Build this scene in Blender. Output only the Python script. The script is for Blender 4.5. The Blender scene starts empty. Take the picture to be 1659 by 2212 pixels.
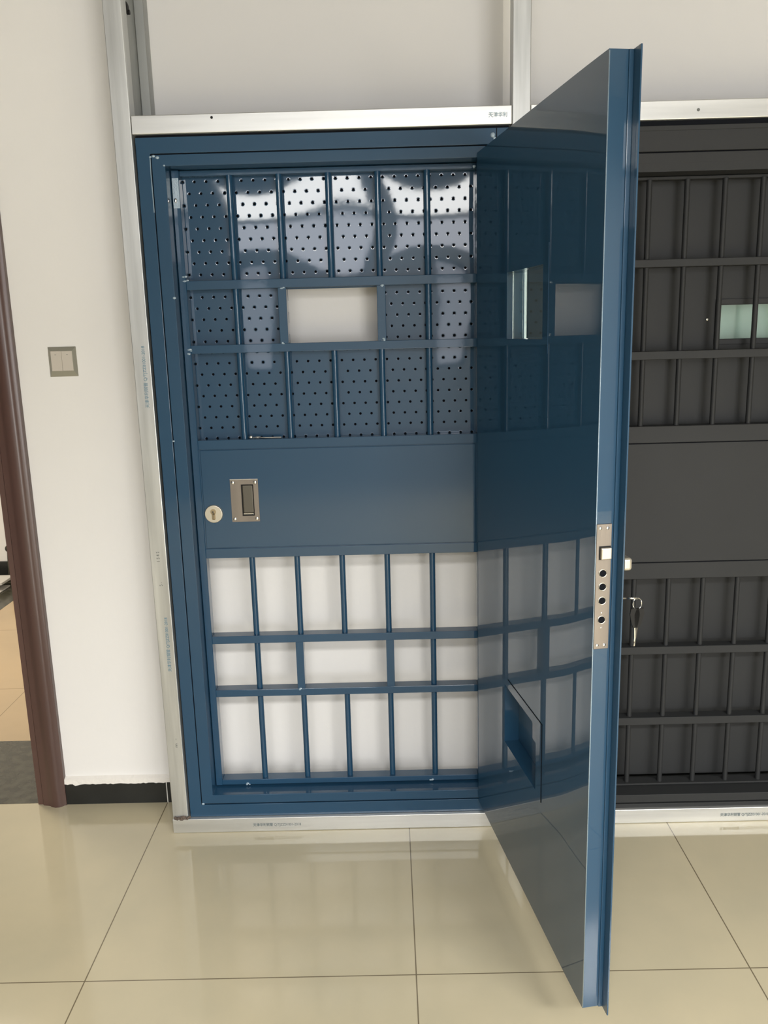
import bpy, bmesh, math, random
from mathutils import Vector, Matrix
random.seed(7)
S = bpy.context.scene
COL = S.collection
R = math.radians

# ------------------------------------------------------------------ camera
def make_camera():
    F, CX, D, H, P, RO, YW = 1812.17, 0.0046, 2.424, 1.5634, R(12.1405), R(1.5085), R(-0.4621)
    xa = Vector((math.cos(YW), -math.sin(YW), 0)); ya = Vector((math.sin(YW), math.cos(YW), 0)); z = Vector((0, 0, 1))
    fwd = ya*math.cos(P) - z*math.sin(P)
    yc = ya*math.sin(P) + z*math.cos(P)
    right = xa*math.cos(RO) - yc*math.sin(RO)
    up = xa*math.sin(RO) + yc*math.cos(RO)
    cd = bpy.data.cameras.new('camera'); cam = bpy.data.objects.new('camera', cd); COL.objects.link(cam)
    cd.sensor_fit = 'VERTICAL'; cd.sensor_height = 36.0; cd.lens = 36.0*F/2212.0
    cd.clip_start = .02
    m = Matrix((( right.x, up.x, -fwd.x, CX), (right.y, up.y, -fwd.y, -D), (right.z, up.z, -fwd.z, H), (0, 0, 0, 1)))
    cam.matrix_world = m
    S.camera = cam
make_camera()

# ------------------------------------------------------------------ world, light, exposure
w = bpy.data.worlds.new('world'); S.world = w; w.use_nodes = True
w.node_tree.nodes['Background'].inputs[0].default_value = (.75, .85, 1, 1)
w.node_tree.nodes['Background'].inputs[1].default_value = 0.6
S.view_settings.view_transform = 'Standard'; S.view_settings.look = 'None'
S.view_settings.gamma = 1; S.view_settings.use_curve_mapping = False
S.view_settings.exposure = 0.43

ROOM_BACK = -5.6          # inner face of the window wall behind the camera
def area(name, loc, sx, sy, rad, col, rot):
    l = bpy.data.lights.new(name, 'AREA'); l.shape = 'RECTANGLE'; l.size = sx; l.size_y = sy
    l.energy = rad*math.pi*sx*sy; l.color = col
    o = bpy.data.objects.new(name, l); COL.objects.link(o); o.location = loc; o.rotation_euler = rot
    return o
WINX = [(-1.6, -.18, 2.22, 3.02), (-.04, 1.5, 2.22, 3.02), (-1.40, -1.08, 1.25, 2.10), (.46, .78, 1.25, 2.10), (1.25, 2.85, .05, 2.05)]  # the last three openings are made up for the added lights
# daylight outside the window wall: bright sky through the transoms, hazier town below
area('daylight_sky', (-.08, ROOM_BACK-.30, 2.86), 3.3, .42, 12.5, (1, .98, .94), (R(90), 0, 0))
area('daylight_horizon', (-.08, ROOM_BACK-.30, 2.41), 3.3, .46, 4.4, (.95, .94, 1), (R(90), 0, 0))
area('added_streak_light', (-1.24, ROOM_BACK-.25, 1.62), .42, .95, 1.7, (.93, .93, 1), (R(90), 0, 0))  # added light, gives the plate a bright reflected streak
area('added_streak_light', (.61, ROOM_BACK-.25, 1.62), .42, .95, 1.9, (.93, .93, 1), (R(90), 0, 0))  # second added light for the plate's streaks
area('added_low_light', (2.05, ROOM_BACK-.30, 1.05), 1.6, 2.0, 9.0, (1, .98, .95), (R(90), 0, 0))  # added low light to brighten the lower wall, no entrance is seen
for lamp in [area('added_downlight', (.1, -4.4, 3.28), 1.9, .7, 38.0, (1, .985, .955), (0, 0, 0)),  # unseen downlights added to brighten floor and lower wall
             area('added_downlight', (2.9, -4.4, 3.28), 2.0, .7, 50.0, (1, .985, .955), (0, 0, 0))]:
    lamp.data.spread = R(140)        # spread narrowed so the upper wall stays dimmer
# warm ceiling lamp of the next room, seen through the doorway
area('next_room_lamp', (-2.6, 1.4, 2.55), .8, .8, 20, (1, .90, .74), (0, 0, 0))
# ------------------------------------------------------------------ materials
def mat(name, base, rough=.5, metal=0, spec=.5, coat=0, coat_rough=.03, bump=0, bump_scale=300, var=0, var_scale=4, stretch=(1, 1, 1), coat_ior=1.5):
    m = bpy.data.materials.new(name); m.use_nodes = True
    nt = m.node_tree; N = nt.nodes; L = nt.links; b = N['Principled BSDF']
    b.inputs['Base Color'].default_value = (*base, 1); b.inputs['Roughness'].default_value = rough
    b.inputs['Metallic'].default_value = metal; b.inputs['Specular IOR Level'].default_value = spec
    b.inputs['Coat Weight'].default_value = coat; b.inputs['Coat Roughness'].default_value = coat_rough
    b.inputs['Coat IOR'].default_value = coat_ior
    tc = N.new('ShaderNodeTexCoord'); mp = N.new('ShaderNodeMapping'); mp.inputs['Scale'].default_value = stretch
    L.new(tc.outputs['Object'], mp.inputs['Vector'])
    if var:
        n = N.new('ShaderNodeTexNoise'); n.inputs['Scale'].default_value = var_scale; n.inputs['Detail'].default_value = 5
        L.new(mp.outputs[0], n.inputs['Vector'])
        r = N.new('ShaderNodeMapRange'); r.inputs['From Min'].default_value = .3; r.inputs['From Max'].default_value = .7
        r.inputs['To Min'].default_value = 1-var; r.inputs['To Max'].default_value = 1+var
        L.new(n.outputs['Fac'], r.inputs['Value'])
        mx = N.new('ShaderNodeVectorMath'); mx.operation = 'SCALE'; mx.inputs[0].default_value = base
        L.new(r.outputs[0], mx.inputs['Scale']); L.new(mx.outputs[0], b.inputs['Base Color'])
    if bump:
        n2 = N.new('ShaderNodeTexNoise'); n2.inputs['Scale'].default_value = bump_scale; n2.inputs['Detail'].default_value = 2
        L.new(mp.outputs[0], n2.inputs['Vector'])
        bp = N.new('ShaderNodeBump'); bp.inputs['Strength'].default_value = 1; bp.inputs['Distance'].default_value = bump
        L.new(n2.outputs['Fac'], bp.inputs['Height']); L.new(bp.outputs[0], b.inputs['Normal'])
        if coat: L.new(bp.outputs[0], b.inputs['Coat Normal'])
    return m
BLUE = (.0125, .058, .118)
M = {}
M['blue'] = mat('blue_paint', BLUE, .45, 0, .3, 1, .05, bump=.00003, bump_scale=60, var=.04, coat_ior=1.42, var_scale=3)
M['blue_sheet'] = mat('blue_glossy_sheet', BLUE, .45, 0, .3, 1, .045, bump=.00003, bump_scale=30, coat_ior=1.52)
M['blue_panel'] = mat('blue_satin_panel', BLUE, .45, 0, .3, 1, .11, bump=.00003, bump_scale=30, coat_ior=1.42)
M['blue_leaf'] = mat('blue_mirror_gloss_leaf', BLUE, .5, 0, .25, 1, .012)
M['dark'] = mat('charcoal_powder_coat', (.0235, .0248, .0258), .6, 0, .35, bump=.00015, bump_scale=900, var=.05, var_scale=6)
M['black'] = mat('black_shadowed_core', (.006, .007, .010), .8, 0, .1)
M['galv_v'] = mat('galvanised_steel_upright', (.56, .57, .56), .42, .75, .5, bump=.0002, bump_scale=40, var=.24, var_scale=26, stretch=(1, 1, .06))
M['galv_h'] = mat('galvanised_steel_rail', (.66, .665, .65), .36, .75, .5, bump=.0002, bump_scale=40, var=.15, var_scale=26, stretch=(.06, 1, 1))
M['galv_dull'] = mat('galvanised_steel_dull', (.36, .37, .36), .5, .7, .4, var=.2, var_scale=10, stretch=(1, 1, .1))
M['plaster'] = mat('white_wall_paint', (.84, .828, .808), .85, 0, .2, bump=.0006, bump_scale=35, var=.015, var_scale=2)
M['plaster_rough'] = mat('white_plaster_edge', (.82, .79, .74), .9, 0, .2, bump=.003, bump_scale=60)
M['board'] = mat('grey_white_panel', (.69, .683, .675), .7, 0, .2)  # greyer tone for the panels above the doors
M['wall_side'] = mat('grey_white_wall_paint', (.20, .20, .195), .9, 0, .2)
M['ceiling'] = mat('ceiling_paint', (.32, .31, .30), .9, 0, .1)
M['base_tile'] = mat('black_baseboard_tile', (.022, .023, .022), .3, 0, .4, var=.2, var_scale=8)
M['grout'] = mat('white_grout', (.75, .74, .70), .9)
M['brown'] = mat('brown_door_casing', (.088, .046, .038), .38, 0, .5, coat=.3, coat_rough=.2, var=.18, var_scale=10, stretch=(1, 1, .06))
M['stone'] = mat('dark_threshold_stone', (.052, .049, .034), .25, 0, .5, var=.45, var_scale=26)
M['steel'] = mat('brushed_stainless', (.25, .22, .19), .45, .8, .5, bump=.0001, bump_scale=300, var=.08, var_scale=30, stretch=(1, 1, .1))
M['steel_dark'] = mat('handle_cup_metal', (.13, .12, .10), .45, .8, .5)
M['chrome'] = mat('bright_screw_metal', (.85, .85, .84), .18, 1, .5)
M['nickel'] = mat('pale_nickel', (.62, .58, .49), .4, .85, .5)
M['brass'] = mat('brass_keyway', (.42, .34, .22), .35, .8, .5)
M['ink'] = mat('blue_grey_stencil_ink', (.12, .24, .32), .7, 0, .2)
M['ink_pale'] = mat('faded_blue_stencil_ink', (.40, .52, .60), .7, 0, .2)
M['ink_dark'] = mat('grey_stencil_ink', (.14, .18, .19), .7, 0, .2)
M['smudge'] = mat('grey_marker_smudge', (.16, .17, .16), .8)
M['weld'] = mat('weld_bead_and_edge_highlight', (.30, .40, .48), .25, 0, .6, coat=1, bump=.001, bump_scale=300)  # weld paint, also used for highlights painted on the leaf
M['switch_bevel'] = mat('champagne_switch_bevel', (.36, .35, .29), .35, .35, .5)
M['switch_face'] = mat('champagne_switch_plate', (.60, .55, .48), .4, .1, .5)
M['black_plastic'] = mat('black_plastic', (.010, .010, .010), .5, 0, .25)
M['rust'] = mat('rusty_weld_dirt', (.10, .075, .06), .9, var=.5, var_scale=60)
M['pale_card'] = mat('pale_grey_board', (.62, .60, .56), .6)

def glass_mat():
    m = bpy.data.materials.new('greenish_glass'); m.use_nodes = True
    b = m.node_tree.nodes['Principled BSDF']
    b.inputs['Base Color'].default_value = (.78, .93, .88, 1); b.inputs['Roughness'].default_value = 0.01
    b.inputs['Transmission Weight'].default_value = 1; b.inputs['IOR'].default_value = 1.45
    return m
M['glass'] = glass_mat()

def tile_floor(name, base, ox, oy, size, line, rough=.09, linew=.0016):
    m = bpy.data.materials.new(name); m.use_nodes = True
    nt = m.node_tree; N = nt.nodes; L = nt.links; b = N['Principled BSDF']
    tc = N.new('ShaderNodeTexCoord'); sp = N.new('ShaderNodeSeparateXYZ'); L.new(tc.outputs['Object'], sp.inputs[0])
    masks = []
    for ax, off in (('X', ox), ('Y', oy)):
        a = N.new('ShaderNodeMath'); a.operation = 'SUBTRACT'; a.inputs[1].default_value = off; L.new(sp.outputs[ax], a.inputs[0])
        pp = N.new('ShaderNodeMath'); pp.operation = 'PINGPONG'; pp.inputs[1].default_value = size/2; L.new(a.outputs[0], pp.inputs[0])
        lt = N.new('ShaderNodeMath'); lt.operation = 'LESS_THAN'; lt.inputs[1].default_value = linew; L.new(pp.outputs[0], lt.inputs[0])
        masks.append(lt)
    mx = N.new('ShaderNodeMath'); mx.operation = 'MAXIMUM'; L.new(masks[0].outputs[0], mx.inputs[0]); L.new(masks[1].outputs[0], mx.inputs[1])
    n = N.new('ShaderNodeTexNoise'); n.inputs['Scale'].default_value = 3.2; n.inputs['Detail'].default_value = 6; L.new(tc.outputs['Object'], n.inputs['Vector'])
    cr = N.new('ShaderNodeValToRGB'); cr.color_ramp.elements[0].position = .3; cr.color_ramp.elements[1].position = .75
    cr.color_ramp.elements[0].color = (base[0]*.92, base[1]*.93, base[2]*.93, 1); cr.color_ramp.elements[1].color = (base[0]*1.06, base[1]*1.05, base[2]*1.03, 1)
    L.new(n.outputs['Fac'], cr.inputs[0])
    mix = N.new('ShaderNodeMix'); mix.data_type = 'RGBA'; L.new(mx.outputs[0], mix.inputs['Factor'])
    L.new(cr.outputs[0], mix.inputs['A']); mix.inputs['B'].default_value = (*line, 1)
    L.new(mix.outputs['Result'], b.inputs['Base Color'])
    b.inputs['Roughness'].default_value = rough; b.inputs['Specular IOR Level'].default_value = .5
    return m
M['floor'] = tile_floor('polished_beige_tile', (.52, .462, .325), .0400, -.6287, .8262, (.17, .14, .09))
M['floor_far'] = tile_floor('tan_tile', (.50, .37, .22), -1.685, 1.176, .8, (.25, .18, .10), .15)

# ------------------------------------------------------------------ mesh helpers
def tag(o, label=None, cat=None, group=None, kind=None):
    if label: o['label'] = label
    if cat: o['category'] = cat
    if group: o['group'] = group
    if kind: o['kind'] = kind
    return o
def empty(name, loc=(0, 0, 0), rz=0):
    o = bpy.data.objects.new(name, None); COL.objects.link(o); o.location = loc; o.rotation_euler = (0, 0, rz); o.empty_display_size = .05
    return o
class MB:
    def __init__(s): s.bm = bmesh.new()
    def box(s, x0, x1, y0, y1, z0, z1, bev=0, seg=1):
        b = bmesh.new(); bmesh.ops.create_cube(b, size=1)
        for v in b.verts: v.co = Vector((x0+(v.co.x+.5)*(x1-x0), y0+(v.co.y+.5)*(y1-y0), z0+(v.co.z+.5)*(z1-z0)))
        if bev: bmesh.ops.bevel(b, geom=list(b.edges), offset=bev, segments=seg, affect='EDGES', profile=.5)
        s.merge(b); return s
    def cyl(s, p0, p1, r0, r1=None, n=20, bev=0):
        r1 = r0 if r1 is None else r1
        p0, p1 = Vector(p0), Vector(p1); d = p1-p0
        b = bmesh.new(); bmesh.ops.create_cone(b, cap_ends=True, segments=n, radius1=r0, radius2=r1, depth=d.length)
        if bev:
            bmesh.ops.bevel(b, geom=[e for e in b.edges if len(e.link_faces) == 2 and any(len(f.verts) > 4 for f in e.link_faces)], offset=bev, segments=2, affect='EDGES', profile=.5)
        m = Matrix.Translation((p0+p1)/2) @ d.to_track_quat('Z', 'Y').to_matrix().to_4x4()
        bmesh.ops.transform(b, matrix=m, verts=b.verts)
        for f in b.faces:
            if len(f.verts) <= 4: f.smooth = True
        s.merge(b); return s
    def ball(s, c, r, sc=(1, 1, 1), n=12):
        b = bmesh.new(); bmesh.ops.create_uvsphere(b, u_segments=n, v_segments=n//2+2, radius=r)
        for v in b.verts: v.co = Vector((v.co.x*sc[0]+c[0], v.co.y*sc[1]+c[1], v.co.z*sc[2]+c[2]))
        for f in b.faces: f.smooth = True
        s.merge(b); return s
    def tube(s, pts, r, n=10, closed=False):
        b = bmesh.new(); rings = []; P = [Vector(p) for p in pts]; k = len(P)
        for i, p in enumerate(P):
            if closed: t = (P[(i+1) % k]-P[i-1]).normalized()
            else: t = (P[min(i+1, k-1)]-P[max(i-1, 0)]).normalized()
            a = t.orthogonal().normalized() if abs(t.z) > .9 else t.cross(Vector((0, 0, 1))).normalized()
            c = t.cross(a)
            rings.append([b.verts.new(p+a*r*math.cos(2*math.pi*j/n)+c*r*math.sin(2*math.pi*j/n)) for j in range(n)])
        for i in range(k if closed else k-1):
            A, B = rings[i], rings[(i+1) % k]
            for j in range(n): b.faces.new((A[j], A[(j+1) % n], B[(j+1) % n], B[j])).smooth = True
        if not closed: b.faces.new(rings[0][::-1]); b.faces.new(rings[-1])
        s.merge(b); return s
    def ring(s, x0, x1, z0, z1, w, y0, y1, bev=0, wz=None):
        """mitred rectangular ring in the XZ plane, w wide, from y0 (front) to y1"""
        wz = w if wz is None else wz
        b = bmesh.new()
        def loop(a, c, d, e, y): return [b.verts.new((px, y, pz)) for px, pz in ((a, d), (c, d), (c, e), (a, e))]
        of, inf = loop(x0, x1, z0, z1, y0), loop(x0+w, x1-w, z0+wz, z1-wz, y0)
        ob, ib = loop(x0, x1, z0, z1, y1), loop(x0+w, x1-w, z0+wz, z1-wz, y1)
        for i in range(4):
            j = (i+1) % 4
            b.faces.new((of[i], of[j], inf[j], inf[i])); b.faces.new((ob[j], ob[i], ib[i], ib[j]))
            b.faces.new((of[j], of[i], ob[i], ob[j])); b.faces.new((inf[i], inf[j], ib[j], ib[i]))
        bmesh.ops.recalc_face_normals(b, faces=b.faces)
        if bev: bmesh.ops.bevel(b, geom=[e for e in b.edges if e.calc_face_angle(0) > .5], offset=bev, segments=2, affect='EDGES', profile=.5)
        s.merge(b); return s
    def merge(s, b):
        vm = {}
        for v in b.verts: vm[v] = s.bm.verts.new(v.co)
        for f in b.faces:
            try:
                nf = s.bm.faces.new([vm[v] for v in f.verts]); nf.smooth = f.smooth; nf.material_index = f.material_index
            except ValueError: pass
        b.free()
    def build(s, name, m, parent=None, sharp=True, **kw):
        bmesh.ops.recalc_face_normals(s.bm, faces=s.bm.faces)
        for e in s.bm.edges:
            if len(e.link_faces) == 2 and e.calc_face_angle(0) > .6: e.smooth = False
        me = bpy.data.meshes.new(name); s.bm.to_mesh(me); s.bm.free()
        o = bpy.data.objects.new(name, me); COL.objects.link(o)
        for q in (m if isinstance(m, (list, tuple)) else [m]): me.materials.append(q)
        if parent is not None: o.parent = parent
        tag(o, **kw); return o
def text_mesh(name, body, size, m, parent, mw, depth=.0002, **kw):
    c = bpy.data.curves.new(name, 'FONT'); c.body = body; c.size = size; c.extrude = depth
    t = bpy.data.objects.new(name+'_source', c); COL.objects.link(t)
    dg = bpy.context.evaluated_depsgraph_get(); me = bpy.data.meshes.new_from_object(t.evaluated_get(dg))
    bpy.data.objects.remove(t); bpy.data.curves.remove(c)
    o = bpy.data.objects.new(name, me); COL.objects.link(o); me.materials.clear(); me.materials.append(m)
    for p in me.polygons: p.material_index = 0
    me.transform(mw); o.parent = parent; tag(o, **kw); return o

# ================================================================== ROOM SHELL
WY = .197                                   # face of the white wall behind the doors
DXR, DXL = -1.212, -2.06                    # clear doorway between the casings
DTOP = 2.08
def st(mb, name, m): return mb.build(name, m, None, kind='structure')
# floor of the showroom (extends to the doorway threshold)
st(MB().box(-3.4, 5.0, ROOM_BACK-.2, WY, -.06, 0), 'floor', M['floor'])
st(MB().box(-5.0, -.6, .66, 4.2, -.06, 0), 'floor_next_room', M['floor_far'])
m_ = MB().box(DXL-.02, DXR+.02, WY, .66, -.06, .0005); st(m_, 'trim_1', M['stone'])
st(MB().box(-5, -2.335, .9, 3.0, -.05, .0008).box(-5, -.9, 2.51, 3.0, -.05, .0009), 'trim_2', M['stone'])
# wall behind the doors with the doorway cut
wf = MB().box(DXR, 5.0, WY, WY+.40, -.02, 3.3).box(-3.4, DXL, WY, WY+.40, -.02, 3.3).box(DXL, DXR, WY, WY+.40, DTOP, 3.3)
st(wf, 'wall_front', M['plaster'])
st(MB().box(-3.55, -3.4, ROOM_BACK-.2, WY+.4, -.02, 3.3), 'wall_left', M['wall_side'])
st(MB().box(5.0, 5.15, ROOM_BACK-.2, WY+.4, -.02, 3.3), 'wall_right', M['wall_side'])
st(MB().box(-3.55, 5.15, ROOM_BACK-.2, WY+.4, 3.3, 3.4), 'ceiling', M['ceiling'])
for a, b_ in ((-.649, .357), (.406, 1.462)): st(MB().box(a, b_, WY-.006, WY+.001, 2.10, 3.29), 'wall_panel_%s' % ('left' if a < 0 else 'right'), M['board'])
# window wall behind the camera
yb0, yb1 = ROOM_BACK-.2, ROOM_BACK
def holed_wall(xa, xb, za, zb, holes, y0, y1):
    m = MB(); xs = sorted({xa, xb} | {v for h in holes for v in h[:2]}); zs = sorted({za, zb} | {v for h in holes for v in h[2:]})
    for i in range(len(xs)-1):
        run = None
        for j in range(len(zs)-1):
            xm, zm = (xs[i]+xs[i+1])/2, (zs[j]+zs[j+1])/2
            if any(h[0] < xm < h[1] and h[2] < zm < h[3] for h in holes):
                if run is not None: m.box(xs[i], xs[i+1], y0, y1, run, zs[j]); run = None
            elif run is None: run = zs[j]
        if run is not None: m.box(xs[i], xs[i+1], y0, y1, run, zb)
    return m
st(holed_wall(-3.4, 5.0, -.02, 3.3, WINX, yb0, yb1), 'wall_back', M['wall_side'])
for i, (a, b_, c, d) in enumerate(WINX):
    r = MB().ring(a, b_, c, d, .035, yb0+.04, yb1-.06)
    if d > 3: r.box(a, b_, yb0+.04, yb1-.06, 2.615, 2.665)
    if c < 1:
        for k in (1,): r.box((a+b_)/2-.03, (a+b_)/2+.03, yb0+.04, yb1-.06, c, d)
    st(r, ('window_%d' % (i+1)) if c > .5 else 'door_2', M['dark'])
# next room shell
st(MB().box(-5.1, -.5, 3.0, 3.15, -.02, 2.7), 'wall_next_room_far', M['plaster'])
st(MB().box(-5.15, -5.0, .6, 3.1, -.02, 2.7), 'wall_next_room_left', M['plaster'])
st(MB().box(-.62, -.5, .6, 3.1, -.02, 2.7), 'wall_next_room_right', M['plaster'])
st(MB().box(-5.1, -.5, .5, 3.1, 2.7, 2.8), 'ceiling_next_room', M['ceiling'])
st(MB().box(-5.0, -3.4, .5, .62, -.02, 2.7), 'wall_next_room_near', M['plaster'])
st(MB().box(-5.0, -.62, 2.975, 3.0, 0, .125), 'baseboard_next_room', M['base_tile'])
# black tile baseboards beside the doorway
def ragged(x0, x1, z, seed):
    rr = random.Random(seed); b = bmesh.new(); n = 60; top = []; bot = []; tb = []; bb = []
    for i in range(n+1):
        x = x0+(x1-x0)*i/n; zb = z-.003-.006*max(0, rr.random()-.45)*(2.0 if i < 8 else 1)
        bot.append(b.verts.new((x, WY-.016, zb))); top.append(b.verts.new((x, WY-.014, z+.012+rr.random()*.001)))
        tb.append(b.verts.new((x, WY+.002, z+.020))); bb.append(b.verts.new((x, WY+.002, zb)))
    for i in range(n):
        b.faces.new((bot[i], bot[i+1], top[i+1], top[i])); b.faces.new((top[i], top[i+1], tb[i+1], tb[i])); b.faces.new((bb[i+1], bb[i], tb[i], tb[i+1])); b.faces.new((bot[i+1], bot[i], bb[i], bb[i+1]))
    m = MB(); m.merge(b); return m
st(MB().box(-1.146, -.7865, WY-.012, WY, 0, .082).box(-.784, 5.0, WY-.012, WY, 0, .082), 'baseboard_front', M['base_tile'])
st(MB().box(-.7868, -.7838, WY-.013, WY, 0, .083), 'trim_3', M['grout'])
st(ragged(-1.140, -.62, .081, 3), 'trim_4', M['plaster_rough'])
# moulded brown casing round the doorway
def casing():
    prof = [(0, 0), (0, .010), (.004, .015), (.020, .018), (.028, .020), (.036, .027), (.050, .031), (.062, .030), (.070, .026), (.076, .019), (.083, .017), (.083, 0)]
    def run(m, pts_in, ax):                     # sweep profile along a straight run
        b = bmesh.new(); R0 = []; R1 = []
        for w_, d_ in prof:
            R0.append(b.verts.new(pts_in(w_, d_, 0))); R1.append(b.verts.new(pts_in(w_, d_, 1)))
        for i in range(len(prof)-1): b.faces.new((R0[i], R0[i+1], R1[i+1], R1[i])).smooth = True
        b.faces.new(R0); b.faces.new(R1[::-1]); m.merge(b)
    m = MB()
    run(m, lambda w_, d_, t: (DXR-.004+w_, WY-d_, 0 if t == 0 else DTOP+w_), 0)
    run(m, lambda w_, d_, t: (DXL+.004-w_, WY-d_, 0 if t == 0 else DTOP+w_), 0)
    run(m, lambda w_, d_, t: ((DXR-.004+w_) if t == 0 else (DXL+.004-w_), WY-d_, DTOP-.002+w_), 0)
    m.box(DXR-.022, DXR, WY-.008, WY+.40, 0, DTOP).box(DXL, DXL+.022, WY-.008, WY+.40, 0, DTOP).box(DXL+.022, DXR-.022, WY-.008, WY+.40, DTOP-.022, DTOP)
    return m
o = st(casing(), 'door_1', M['brown'])

# ================================================================== GALVANISED FRAMEWORK
gf = empty('steel_framework', (-.718, .02, 0))
tag(gf, 'welded galvanised steel tube framework of posts, head rail and floor sill around the two doors', 'metal frame')
gf.location = (0, 0, 0)
TD = .05
MB().box(-.718, -.669, 0, TD, .051, 3.28, .002, 2).build('post', M['galv_v'], gf)
MB().box(.357, .406, 0, TD, .051, 3.28, .002, 2).build('post', M['galv_v'], gf)
MB().box(1.462, 1.511, 0, TD, .051, 3.28, .002, 2).build('post', M['galv_v'], gf)
MB().box(-.668, .3565, .001, TD, 2.100, 2.1475, .002, 2).build('head_rail', M['galv_h'], gf)
MB().box(.4065, 1.4615, .001, TD, 2.100, 2.1475, .002, 2).build('head_rail', M['galv_h'], gf)
sl = MB().box(-.720, 1.53, -.001, TD, .0005, .049, .002, 2).build('floor_sill', M['galv_h'], gf)
# deeper wall channel behind the left post
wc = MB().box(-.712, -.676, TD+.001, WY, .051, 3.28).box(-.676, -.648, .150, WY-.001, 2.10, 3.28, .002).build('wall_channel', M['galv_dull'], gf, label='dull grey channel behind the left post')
MB().ball((-.676, .080, 2.436), .016, (.35, 1, 1)).cyl((-.676, .080, 2.426), (-.668, .080, 2.426), .006).build('bolt', M['black_plastic'], wc)
MB().ball((-.45, .0, 2.137), .0035, (1, .4, 1)).build('screw_hole', M['black_plastic'], gf)
MB().ball((.855, .0, 2.122), .004, (1, .3, 1)).build('screw_hole', M['smudge'], gf)
rw = MB()
for i in range(26):
    rw.ball((-.712+.05*random.random(), -.001-.004*random.random(), .051+.008*random.random()), .0025+.003*random.random(), n=6)
rw.build('weld_bead', M['rust'], gf, label='rusty brown weld')
# stencilled maker's marks (ink on the tubes)
MARK = '天津华利钢管 Q/TJZZ01001-2018'
def htext(name, body, size, x, z, m, sx=1): return text_mesh(name, body, size, m, gf, Matrix.Translation((x, -.0016, z)) @ Matrix.Rotation(R(90), 4, 'X') @ Matrix.Diagonal((sx, 1, 1, 1)))
def vtext(name, body, size, x, z, m, sx=1): return text_mesh(name, body, size, m, gf, Matrix.Translation((x, -.0006, z)) @ Matrix.Rotation(R(-90), 4, 'Y') @ Matrix.Rotation(R(90), 4, 'X') @ Matrix.Diagonal((sx, 1, 1, 1)))
htext('printed_mark', MARK, .0125, -.462, .020, M['ink_dark'], .86)
htext('printed_mark', MARK, .0125, 1.035, .020, M['ink_dark'], .86)
htext('printed_mark', '天津华利', .0135, .293, 2.119, M['ink_pale'], .95)
vtext('printed_mark', MARK, .0125, -.683, 1.365, M['ink'], .98)
vtext('printed_mark', MARK, .0125, -.683, .555, M['ink'], .98)
vtext('scribbled_mark', '1 5 4 2', .013, -.690, .905, M['smudge'], .9)
vtext('scribbled_mark', '5 -', .013, -.688, .83, M['smudge'], .9)
vtext('scribbled_mark', 'm  -', .012, -.684, .300, M['smudge'], 1.6)

# ================================================================== BLUE DOOR FRAME
FY = .012
bf = empty('door_frame', (-.156, FY, .049)); bf.location = (0, 0, 0)
tag(bf, 'blue painted steel door frame standing between the left and middle galvanised posts', 'door frame')
MB().ring(-.664, .353, .0495, 2.094, .0375, FY, .085, .0012, wz=.0415).build('outer_frame', M['blue'], bf)
MB().ring(-.6240, .3130, .0945, 2.0495, .0360, FY+.001, .125, .0012, wz=.0295).build('inner_frame', M['blue'], bf)
MB().ring(-.6275, .3165, .0900, 2.0535, .008, FY+.005, .08).build('groove_shade', M['black'], bf)  # black ring that paints shade into the groove
wb_ = MB()
for (x, z, r_) in ((-.6175, 2.046, .004), (-.607, 2.042, .0045), (-.6265, 2.044, .003), (-.5905, 2.0215, .0025), (-.5895, 1.6705, .004), (-.6205, .0945, .004), (-.6235, 1.266, .003)):
    wb_.ball((x, FY, z), r_, (1.2, .5, .9), 8)
wb_.tube([(-.627, FY, 2.044), (-.6278, FY-.0005, 2.0), (-.6272, FY, 1.9)], .0014, 6)
wb_.ball((.306, FY-.001, 2.0755), .0065, (1, .6, 1.1), 10).ball((.311, FY-.001, 2.067), .004, (1, .6, 1), 8)
wb_.build('weld_bead', M['weld'], bf)
MB().box(.3155, .3175, FY-.0012, FY+.002, 2.056, 2.0935).build('seam', M['black'], bf)

# ================================================================== BLUE GRILLE DOOR (inner door, closed)
GY, GD = .066, .040
g = empty('grille_door'); tag(g, 'blue barred inner door closed in the blue frame, with perforated upper plate and lock panel', 'security door')
XL, XR = -.5865, .2755
SL, SR = -0.5657, .2680
ZR = {'head': (2.0038, 2.0185), 'a': (1.6938, 1.719), 'b': (1.5132, 1.5373), 'c': (1.2314, 1.259), 'd': (0.8947, 0.9249), 'e': (0.6159, 0.6406), 'f': (0.4368, 0.4599), 'g': (0.1293, 0.1469)}
BE = .0012
MB().box(XL, SL, GY, GY+GD, .1280, 2.0185, BE).build('stile', M['blue'], g)
MB().box(SR, XR, GY, GY+GD, .1280, 2.0185, BE).build('stile', M['blue'], g)
for k, (a, b_) in ZR.items():
    MB().box(SL, SR, GY+(.012 if k == 'head' else 0), GY+GD, a, b_, BE, 2).build('rail', M['blue'], g)
BX = [-0.4278+0.1394*i for i in range(5)]
JX = [(-0.3045, -0.2803), (-0.0197, 0.005)]
BR, BYC = .0092, GY+.020
proto_bar = None
def bar(xc, z0, z1, parent, m, r, yc):
    global proto_bar
    o_ = MB().cyl((xc, yc, z0-.001), (xc, yc, z1+.001), r, n=24).build('bar', m, parent)
    return o_
for (lo, hi, full) in (('a', 'head', 1), ('b', 'a', 0), ('c', 'b', 1), ('e', 'd', 1), ('f', 'e', 0), ('g', 'f', 1)):
    z0, z1 = ZR[lo][1], ZR[hi][0]
    for i, x in enumerate(BX):
        if full or i in (0, 4): bar(x, z0, z1, g, M['blue'], BR, BYC)
    if not full:
        for a, b_ in JX: MB().box(a, b_, GY+.001, GY+GD, z0, z1, BE, 2).build('mullion', M['blue'], g)
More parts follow.
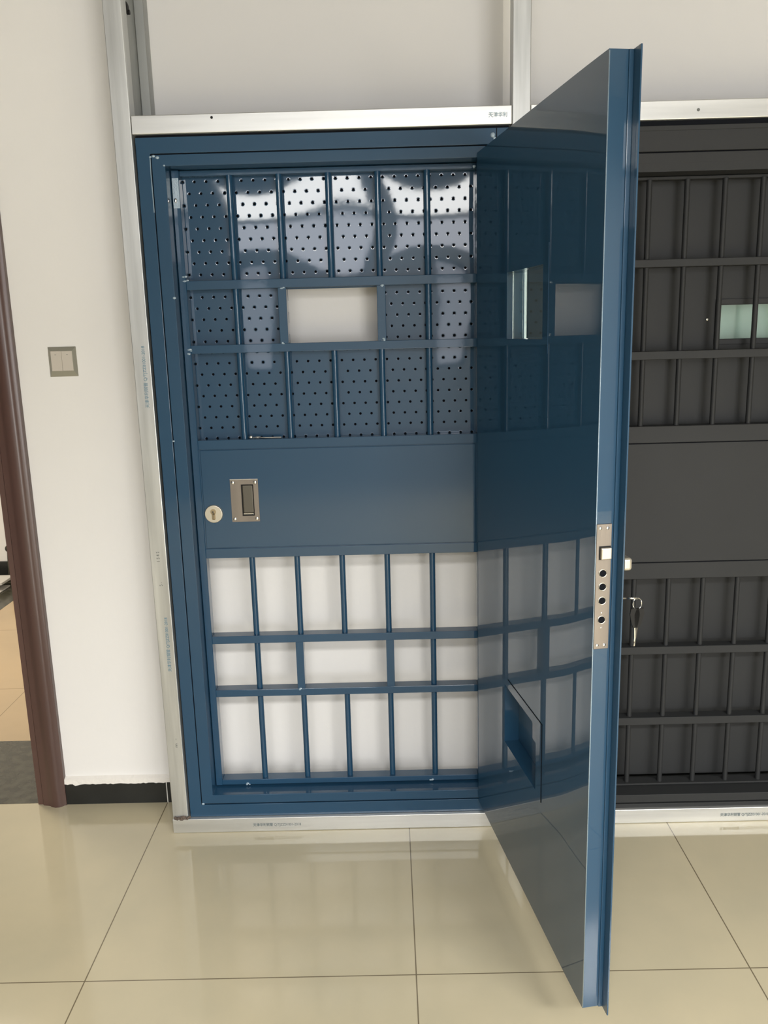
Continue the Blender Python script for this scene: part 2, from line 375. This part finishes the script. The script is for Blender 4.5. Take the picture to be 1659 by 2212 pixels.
# bright weld blobs at the joints of the tubes
wg = MB()
for (x, z) in ((-0.2924, 1.6928), (-0.0076, 1.6918), (-0.2924, 1.5388), (0.003, 1.5409), (-0.5672, 1.721), (-0.5682, 1.5117), (-0.5682, 1.5237), (0.2576, 2.0048), (-0.2924, 0.4589), (-0.4831, 0.1303), (0.1187, 0.1303), (-0.5692, 1.7291)):
    for q in range(3): wg.ball((x+random.uniform(-.006, .006), GY-.0002, z+random.uniform(-.003, .003)), random.uniform(.002, .0038), (1.4, .45, .8), 8)
wg.build('weld_bead', M['weld'], g)
# perforated plate, slightly buckled sheet with a window opening
def plate_y(x, z):
    env = 1 if z > 1.70 else max(.35, 1-(1.70-z)*4)
    return -.013*math.cos(2*math.pi*(x+.36)/.50)*math.sin(2*math.pi*(z-1.74)/.5)*.5/(2*math.pi)*env
def perforated():
    cw, ch = .0335, .0323; r = .0040; x0, x1, z0, z1 = SL-.0158, SR+.0060, 1.2440, 2.0095
    yb = GY+GD+.003
    b = bmesh.new(); vc = {}
    def V(x, z, dy=0):
        k = (round(x, 5), round(z, 5), dy)
        if k not in vc: vc[k] = b.verts.new((x, yb+plate_y(x, z)+dy, z))
        return vc[k]
    nrow = int(round((z1-z0)/ch)); ch = (z1-z0)/nrow
    nx = int((x1-x0)/cw)+1
    for r_ in range(nrow):
        zb, zt = z1-(r_+1)*ch, z1-r_*ch; zc = (zb+zt)/2
        off = (r_ % 2)*cw/2
        for c in range(-1, nx+1):
            xa, xb = x0+off+c*cw, x0+off+(c+1)*cw; xc = (xa+xb)/2
            if xa < x0-.018 or xb > x1+.018: continue
            if xc > JX[0][0]+.008 and xc < JX[1][1]-.008 and zc > 1.5370 and zc < 1.6935: continue
            outer = [(xb, zc), (xb, zt), (xc, zt), (xa, zt), (xa, zc), (xa, zb), (xc, zb), (xb, zb)]
            angs = [0, 45, 90, 135, 180, 225, 270, 315]
            def rg(rad, dy): return [V(xc+rad*math.cos(R(t)), zc+rad*math.sin(R(t)), dy) for t in angs]
            O = [V(*p) for p in outer]; A = rg(r+.0022, 0)
            def rn(rad, dy): return [b.verts.new((xc+rad*math.cos(R(t)), yb+plate_y(xc, zc)+dy, zc+rad*math.sin(R(t)))) for t in angs]
            A2 = rn(r+.0022, 0); B = rn(r, .00012); C = rn(r*.97, .0022)
            for i in range(8):
                j = (i+1) % 8
                b.faces.new((O[i], O[j], A[j], A[i])); b.faces.new((A2[i], A2[j], B[j], B[i])); b.faces.new((B[i], B[j], C[j], C[i])).material_index = 1  # hole walls blackened, so their shade is in the colour
    for f in b.faces: f.smooth = True
    # trim columns to the plate edges
    for v in b.verts: v.co.x = min(max(v.co.x, x0), x1)
    m = MB(); m.merge(b)
    return m
pl = perforated().build('perforated_plate', [M['blue_sheet'], M['black']], g)
bk = MB()
yk0, yk1 = GY+GD+.013, GY+GD+.018
bk.box(SL-.002, -.300, yk0, yk1, 1.244, 2.008).box(.0025, SR+.001, yk0, yk1, 1.244, 2.008).box(-.300, .0025, yk0, yk1, 1.700, 2.008).box(-.300, .0025, yk0, yk1, 1.244, 1.530)
bk.build('backing_sheet', M['black'], g)
# lock panel between the middle rails
pn = MB().box(SL+.004, SR-.006, GY+.0008, GY+GD, 0.9271, 1.2289, .001).build('lock_panel', M['blue_panel'], g)
MB().box(SL-.0005, SR+.0005, GY+.004, GY+GD-.002, 0.9244, 1.2319).build('panel_gap', M['blue'], g)
# round lock escutcheon
le = MB().cyl((-0.5322, GY+.001, 1.0351), (-0.5322, GY-.006, 1.0351), .0285, .0265, 48, .001).build('lock_escutcheon', M['nickel'], g)
kh = MB().cyl((-0.533, GY-.0055, 1.0422), (-0.533, GY-.0066, 1.0422), .0088, n=28).box(-0.5373, -0.5272, GY-.0066, GY-.0055, 1.018, 1.0396, .002).build('keyhole', M['brass'], le)
MB().ball((-0.534, GY-.0066, 1.0416), .003, (1, .5, 1)).box(-0.5335, -0.5319, GY-.0072, GY-.0062, 1.0205, 1.0366).build('key_slot', M['steel_dark'], le)
# recessed flush pull handle
hx0, hx1, hz0, hz1 = -0.4771, -0.3931, 1.0089, 1.1388
ph = MB()
ix0, ix1, iz0, iz1 = -0.4449, -0.4076, 1.0266, 1.1237
for bx in ((hx0, ix0, hz0, hz1), (ix1, hx1, hz0, hz1), (ix0, ix1, hz0, iz0), (ix0, ix1, iz1, hz1)):
    ph.box(bx[0], bx[1], GY-.0025, GY+.002, bx[2], bx[3])
ph = ph.build('pull_handle', M['steel'], g)
MB().box(ix0-.001, ix1+.001, GY-.0002, GY+.001, iz0-.001, iz1+.001).build('recess', M['black_plastic'], ph)
MB().box(ix0+.004, ix1-.0015, GY-.0085, GY-.0005, iz0+.010, iz1-.002, .003, 2).build('grip', M['steel_dark'], ph)
MB().box(ix0+.004, ix1-.0015, GY-.0088, GY-.001, iz0+.006, iz0+.0095, .001).build('grip_edge', M['chrome'], ph)
MB().box(hx0, hx1, GY-.0042, GY+.001, hz1-.0006, hz1+.0016).build('top_lip', M['chrome'], ph)
for x in (hx0+.0085, hx1-.0085):
    for z in (hz0+.009, hz1-.009):
        MB().ball((x, GY-.0028, z), .0055, (1, .45, 1), 14).build('screw', M['chrome'], ph)
# strike keep on the latch stile near the top
sk = MB().box(XL+.001, SL-.001, GY-.0006, GY+.001, 1.9173, 1.9978, .0005).build('strike_keep', M['weld'], g)
MB().ball((-0.5782, GY-.001, 1.9384), .0055, (.8, .5, 1.2)).build('screw', M['chrome'], sk)

# ================================================================== LOOSE METAL PIN lying on the rail
lp = MB().tube([(-0.4046, GY+.010, 1.2621), (-0.3624, GY+.012, 1.2616), (-0.3171, GY+.014, 1.2613)], .0028, 8).ball((-0.4076, GY+.009, 1.2646), .0065, (1.1, .7, .8)).tube([(-0.4006, GY+.008, 1.2621), (-0.3875, GY+.006, 1.2651), (-0.3624, GY+.007, 1.2613)], .0016, 6)
tag(lp.build('metal_pin', M['chrome']), 'small loose silvery metal pin lying on the rail below the perforated plate', 'metal pin')

# ================================================================== OPEN BLUE DOOR LEAF
ANG = R(9.1632)
leaf = empty('door_leaf', (.2597, .0220, .092), math.atan2(-math.cos(ANG), math.sin(ANG)))
tag(leaf, 'tall glossy dark blue steel door leaf swung wide open towards the viewer', 'door')
LW, LT, LZ0, LZ1 = .8757, .0460, 0.0, 1.938      # width, thickness, local heights
S0 = .0190
OPEN = [(.297, .5600, 1.5375-.092, 1.6975-.092), (.2945, .5530, .4375-.092, .6070-.092)]
def leaf_front(s):          # sheet curls a little towards the free edge
    return .0017*max(0, (s-.73)/(LW-.73))**2
def leaf_body():
    b = bmesh.new()
    ss = sorted(set([S0, LW]+[v for o_ in OPEN for v in o_[:2]]+[S0+(LW-S0)*i/40 for i in range(1, 40)]))
    zs = sorted(set([LZ0, LZ1]+[v for o_ in OPEN for v in o_[2:]]+[LZ1*i/24 for i in range(1, 24)]))
    def hole(a, c, d, e):
        sm, zm = (a+c)/2, (d+e)/2
        return any(o_[0] < sm < o_[1] and o_[2] < zm < o_[3] for o_ in OPEN)
    vf = {}; vb = {}
    def VF(s, z):
        if (s, z) not in vf: vf[(s, z)] = b.verts.new((s, leaf_front(s), z))
        return vf[(s, z)]
    def VB(s, z):
        if (s, z) not in vb: vb[(s, z)] = b.verts.new((s, LT, z))
        return vb[(s, z)]
    for i in range(len(ss)-1):
        for j in range(len(zs)-1):
            a, c, d, e = ss[i], ss[i+1], zs[j], zs[j+1]
            if hole(a, c, d, e): continue
            b.faces.new((VF(a, d), VF(a, e), VF(c, e), VF(c, d))).smooth = True
            b.faces.new((VB(a, d), VB(c, d), VB(c, e), VB(a, e)))
    for e in list(b.edges):
        if len(e.link_faces) == 1:
            v0, v1 = e.verts
            k0 = [k for k, v in vf.items() if v == v0]; k1 = [k for k, v in vf.items() if v == v1]
            if k0 and k1: b.faces.new((v0, v1, VB(*k1[0]), VB(*k0[0])))
    m = MB(); m.merge(b); return m
lb = leaf_body().build('panel', M['blue_leaf'], leaf)
# overlap flange along the outer skin and free edge
fl = MB()
fo = [(.036, .9050, LZ0, OPEN[1][2]), (.036, OPEN[1][0], OPEN[1][2], OPEN[1][3]), (OPEN[1][1], .9050, OPEN[1][2], OPEN[1][3]), (.036, .9050, OPEN[1][3], OPEN[0][2]),
      (.036, OPEN[0][0], OPEN[0][2], OPEN[0][3]), (OPEN[0][1], .9050, OPEN[0][2], OPEN[0][3]), (.036, .9050, OPEN[0][3], LZ1)]
for a, c, d, e in fo: fl.box(a, c, LT+.0002, LT+.0030, d, e)
fl.build('outer_skin', M['blue'], leaf)
# small fold standing on the free edge next to the skin
MB().box(LW, LW+.0035, .0375, LT+.0004, LZ0, LZ1-.0005, .001, 2).build('edge_fold', M['blue'], leaf)
# pale tube painting a highlight along the inner skin's folded arris
MB().tube([(LW-.0004, .0026, LZ0+.002), (LW-.0004, .0026, LZ1-.002)], .0011, 8).build('edge_highlight', M['weld'], leaf)
# cover frames round the openings
for nm, (a, c, d, e) in zip(('window_frame', 'hatch_frame'), OPEN):
    r = MB()
    x0, x1, z0, z1 = a-.002, .597, d-.030, e+.0275
    for q in ((x1-.0014, x1, z0 if nm == 'window_frame' else z0+.02, z1+(.014 if nm == 'window_frame' else 0)),):
        r.box(q[0], q[1], -.0014, .0006, q[2], q[3])
    if nm == 'hatch_frame': r.box(a+.03, x1, -.0010, .0006, z1-.0022, z1)
    r.build(nm, M['blue'] if nm == 'window_frame' else M['black'], leaf)
pa = MB().box(OPEN[0][0]+.0005, OPEN[0][1]-.0005, .0150, .0210, OPEN[0][2]+.0005, OPEN[0][3]-.0005).build('glass_pane', M['glass'], leaf)
MB().box(OPEN[0][0]+.0003, OPEN[0][0]+.0020, .0135, .0150, OPEN[0][2], OPEN[0][3]).box(OPEN[0][0]+.0003, OPEN[0][0]+.0020, .0440, .0455, OPEN[0][2], OPEN[0][3]).build('jamb_highlight', M['weld'], leaf)  # pale strips painting highlights along the glass and jamb edges
MB().box(OPEN[1][0]+.001, OPEN[1][1]-.001, .0405, .0450, OPEN[1][2]+.001, OPEN[1][3]-.001).build('hatch_flap', M['blue_leaf'], leaf)
# lock plate on the free edge
zl = lambda z: z-.092
lk = MB().box(LW+.0002, LW+.0024, .0030, .0338, zl(.9325), zl(1.1885), .0006).build('lock_plate', M['steel'], leaf)
for z in (1.0893, 1.0618, 1.0332, .9937):
    MB().cyl((LW+.0022, .0178, zl(z)), (LW+.0029, .0178, zl(z)), .0074, n=28).build('bolt_hole', M['black'], lk)
    MB().tube([(LW+.0027, .0178+.0078*math.cos(t*math.pi/12), zl(z)+.0078*math.sin(t*math.pi/12)) for t in range(24)], .0009, 6, closed=True).build('hole_rim', M['nickel'], lk)
MB().box(LW+.0023, LW+.0110, .0105, .0320, zl(1.1190), zl(1.1420), .002, 2).build('latch_bolt', M['nickel'], lk)
MB().box(LW+.0023, LW+.0028, .0085, .0325, zl(1.1170), zl(1.1445)).build('latch_slot', M['black_plastic'], lk)
for z in (1.1805, .9405):
    for n_ in (.0100, .0250):
        MB().ball((LW+.0024, n_, zl(z)), .0035, (.5, 1, 1), 12).build('screw', M['chrome'], lk)
for z in (1.008, .977): MB().ball((LW+.0024, .0172, zl(z)), .0018, (.5, 1, 1), 8).build('rivet', M['chrome'], lk)
# lever handle on the far (outer) face
lv = MB().cyl((.802, LT+.003, zl(1.085)), (.802, LT+.010, zl(1.085)), .026, n=32, bev=.001).cyl((.802, LT+.010, zl(1.085)), (.802, LT+.058, zl(1.085)), .0100, n=24)
lv.box(.690, .816, LT+.044, LT+.063, zl(1.0705), zl(1.0975), .006, 3).build('lever_handle', M['nickel'], leaf)
cy = MB().cyl((.815, LT+.003, zl(1.012)), (.815, LT+.012, zl(1.012)), .022, n=32, bev=.001).build('key_cylinder', M['nickel'], leaf)
for z in (.22, .98, 1.72):                                         # barrel hinges at the back edge
    hg = MB().cyl((.036, LT+.012, z-.05), (.036, LT+.012, z+.05), .0075, n=20, bev=.001).box(.040, .076, LT+.003, LT+.006, z-.045, z+.045)
    hg.build('hinge', M['blue'], leaf)

# ================================================================== BUNCH OF KEYS in the outer lock
dv = Vector((math.sin(ANG), -math.cos(ANG), 0)); nv = Vector((math.cos(ANG), math.sin(ANG), 0)); H0 = Vector((.2597, .0220, 0))
def LP(s, n, z): return H0+dv*s+nv*n+Vector((0, 0, z))
kroot = empty('key_bunch', LP(.815, LT+.012, 1.012)); kl = kroot.location.copy()
tag(kroot, 'bunch of keys on a wire ring hanging behind the edge of the open blue door', 'keys')
def KL(s, n, z): return LP(s, n, z)-kl
kb = MB(); kb.tube([KL(.815, LT+.0122, 1.014), KL(.815, LT+.052, 1.0125)], .0017, 8).box(0, .001, 0, .001, 0, .001)
kb.tube([KL(.815, LT+.057, 1.0120), KL(.815, LT+.078, 1.0100)], .0022, 8)
kb.build('key_in_lock', M['chrome'], kroot)
rc = KL(.815, LT+.077, .9985)
MB().tube([rc+nv*.0095*math.cos(t*math.pi/14)+Vector((0, 0, .0125*math.sin(t*math.pi/14))) for t in range(28)], .0009, 6, closed=True).build('key_ring', M['chrome'], kroot)
def hang_key(dn, tilt, m1, hw):
    m = MB(); b = bmesh.new()
    c = rc+nv*dn+Vector((0, 0, -.016))
    outline = [(-hw*.7, .006), (hw*.7, .006), (hw, -.006), (hw*.7, -.026), (.0040, -.036), (-.0040, -.036), (-hw*.7, -.026), (-hw, -.006)]
    f_ = []; bk_ = []
    for u, v in outline:
        p = c+nv*(u*math.cos(tilt)-v*math.sin(tilt)*.3)+Vector((0, 0, v))
        f_.append(b.verts.new(p-dv*-.0015)); bk_.append(b.verts.new(p-dv*.0015))
    b.faces.new(f_); b.faces.new(bk_[::-1])
    for i in range(8): b.faces.new((f_[i], bk_[i], bk_[(i+1) % 8], f_[(i+1) % 8]))
    m.merge(b); hd = m.build('key_head', m1, kroot)
    bl = MB(); q = c+Vector((0, 0, -.036))+nv*.036*math.sin(tilt)*.3
    bl.tube([q, q+Vector((0, 0, -.022))+nv*tilt*.006, q+Vector((0, 0, -.040))+nv*tilt*.010-nv*.002], .0020, 6)
    bl.build('key_blade', M['chrome'] if dn < 0 else M['steel_dark'], kroot)
hang_key(-.005, .15, M['black_plastic'], .0110)
hang_key(.006, -.45, M['black_plastic'], .0120)

# ================================================================== CHARCOAL DOOR (closed, at the right)
df = empty('door_frame'); tag(df, 'charcoal steel door frame to the right of the middle galvanised post', 'door frame')
MB().ring(.410, 1.458, .0500, 2.0870, .0420, .010, .085, .0012, wz=.0125).box(.452, 1.416, .010, .085, 2.0215, 2.0750, .001).build('outer_frame', M['dark'], df)
MB().ring(.4540, 1.4140, .0660, 2.0185, .0400, .012, .125, .0012, wz=.0270).box(.494, 1.374, .012, .125, 1.9700, 1.9920, .0).build('inner_frame', M['dark'], df)
MB().box(.412, 1.456, .013, .048, 2.0872, 2.0995).build('head_gap', M['black'], df)
MB().ring(.4505, 1.4175, .060, 2.0230, .008, .018, .08).build('groove_shade', M['black'], df)  # shade painted as a black ring in the charcoal frame's groove
MB().box(-.660, .350, .016, .048, 2.0945, 2.0995).build('head_gap', M['black'], bf)

dg_ = empty('grille_door'); tag(dg_, 'charcoal barred security door with solid back sheet, closed, behind the open blue leaf', 'security door')
dX0, dX1 = .4960, 1.3720; dSL, dSR = 0.5213, 1.3587
DZ = {'head': (1.9600, 1.9685), 'a': (1.7225, 1.7442), 'b': (1.4624, 1.4865), 'c': (1.2178, 1.2676), 'd': (0.7951, 0.8464), 'e': (0.5475, 0.5726), 'f': (0.3074, 0.3326), 'g': (.0950, .1010)}
MB().box(dX0, dSL, GY, GY+GD, .0950, 1.9685, BE).build('stile', M['dark'], dg_)
MB().box(dSR, dX1, GY, GY+GD, .0950, 1.9685, BE).build('stile', M['dark'], dg_)
for k, (a, b_) in DZ.items(): MB().box(dSL, dSR, GY+(.014 if k == 'head' else 0), GY+GD, a, b_, BE).build('rail', M['dark'], dg_)
for (lo, hi) in (('a', 'head'), ('b', 'a'), ('c', 'b'), ('e', 'd'), ('f', 'e'), ('g', 'f')):
    z0, z1 = DZ[lo][1], DZ[hi][0]
    for i in range(8):
        x = 0.542+0.1069*i
        if x < dSR-.01: bar(x+.0005, z0, z1, dg_, M['dark'], .0078, GY+.017)
MB().box(dSL+.004, dSR-.004, GY+.0008, GY+GD, 0.8489, 1.2153, .001).build('lock_panel', M['dark'], dg_)
MB().box(dSL, dSR, GY+.004, GY+GD-.002, 0.8459, 1.2183).build('panel_gap', M['black'], dg_)
dy0, dy1 = .1360, .1400
wx0, wx1, wz0, wz1 = .9935, 1.2440, 1.5158, 1.6140
dp = MB().box(dSL-.003, wx0, dy0, dy1, .0950, 1.969).box(wx1, dSR+.003, dy0, dy1, .0950, 1.969).box(wx0, wx1, dy0, dy1, .0950, wz0).box(wx0, wx1, dy0, dy1, wz1, 1.969)
dp = dp.build('back_sheet', M['dark'], dg_)
MB().ring(wx0-.012, wx1+.012, wz0-.016, wz1+.017, .012, dy0-.0045, dy0, .0008, wz=.015).build('window_frame', M['dark'], dp)
MB().box(wx0-.001, wx1+.001, dy1+.001, dy1+.006, wz0-.003, wz1+.003).build('glass_pane', M['glass'], dp)
MB().ball((.9585, dy0-.001, 1.5736), .0045, (1, .5, 1)).build('screw', M['chrome'], dp)
# ================================================================== LIGHT SWITCH
sw = empty('light_switch', (-.992, WY, 1.498)); tag(sw, 'square champagne light switch on the white wall left of the blue door', 'light switch')
b = bmesh.new()
o4 = [(-.0430, -.0450), (.0430, -.0450), (.0430, .0450), (-.0430, .0450)]; i4 = [(-.0335, -.0285), (.0345, -.0285), (.0345, .0330), (-.0335, .0330)]
vo = [b.verts.new((x, 0, z)) for x, z in o4]; vm = [b.verts.new((x, -.0025, z)) for x, z in o4]; vi = [b.verts.new((x, -.0105, z)) for x, z in i4]
for i in range(4):
    j = (i+1) % 4; b.faces.new((vo[i], vo[j], vm[j], vm[i])); b.faces.new((vm[i], vm[j], vi[j], vi[i]))
b.faces.new(vi); b.faces.new(vo[::-1]); m_ = MB(); m_.merge(b); m_.build('bevelled_rim', M['switch_bevel'], sw)
MB().box(-.0325, .0005, -.0125, -.0100, -.0275, .0320, .0008).build('rocker', M['switch_face'], sw)
MB().box(.0010, .0335, -.0125, -.0100, -.0275, .0320, .0008).build('rocker', M['switch_face'], sw)
for x in (-.020, .016): MB().box(x, x+.005, -.0128, -.0120, .0205, .0220).build('indicator', M['smudge'], sw)

# ================================================================== THINGS SEEN IN THE NEXT ROOM
kp = MB().cyl((-2.548, 2.945, .001), (-2.538, 2.950, .205), .0065, .0055, 10).ball((-2.538, 2.950, .222), .016, (1, 1, 1.35), 12).ball((-2.548, 2.945, .006), .016, (1, 1, .35), 10)
tag(kp.build('floor_stick', M['stone']), 'thin dark upright stick with a knob by the far baseboard beyond the doorway', 'stick')
for i, (z, y, lab) in enumerate(((.000, 2.66, 'flat pale board lying lowest on the floor beyond the doorway'), (.030, 2.70, 'flat pale board raised above another one beyond the doorway'))):
    bb_ = MB().box(-3.10, -2.475-.012*(1-i), y-.02, y+.16, z+.0012+(.018 if i else 0), z+.010+(.026 if i else 0), .002)
    if i: bb_.box(-3.05, -3.0, y, y+.1, .0112, .049)
    tag(bb_.build('board', M['pale_card']), lab, 'board')
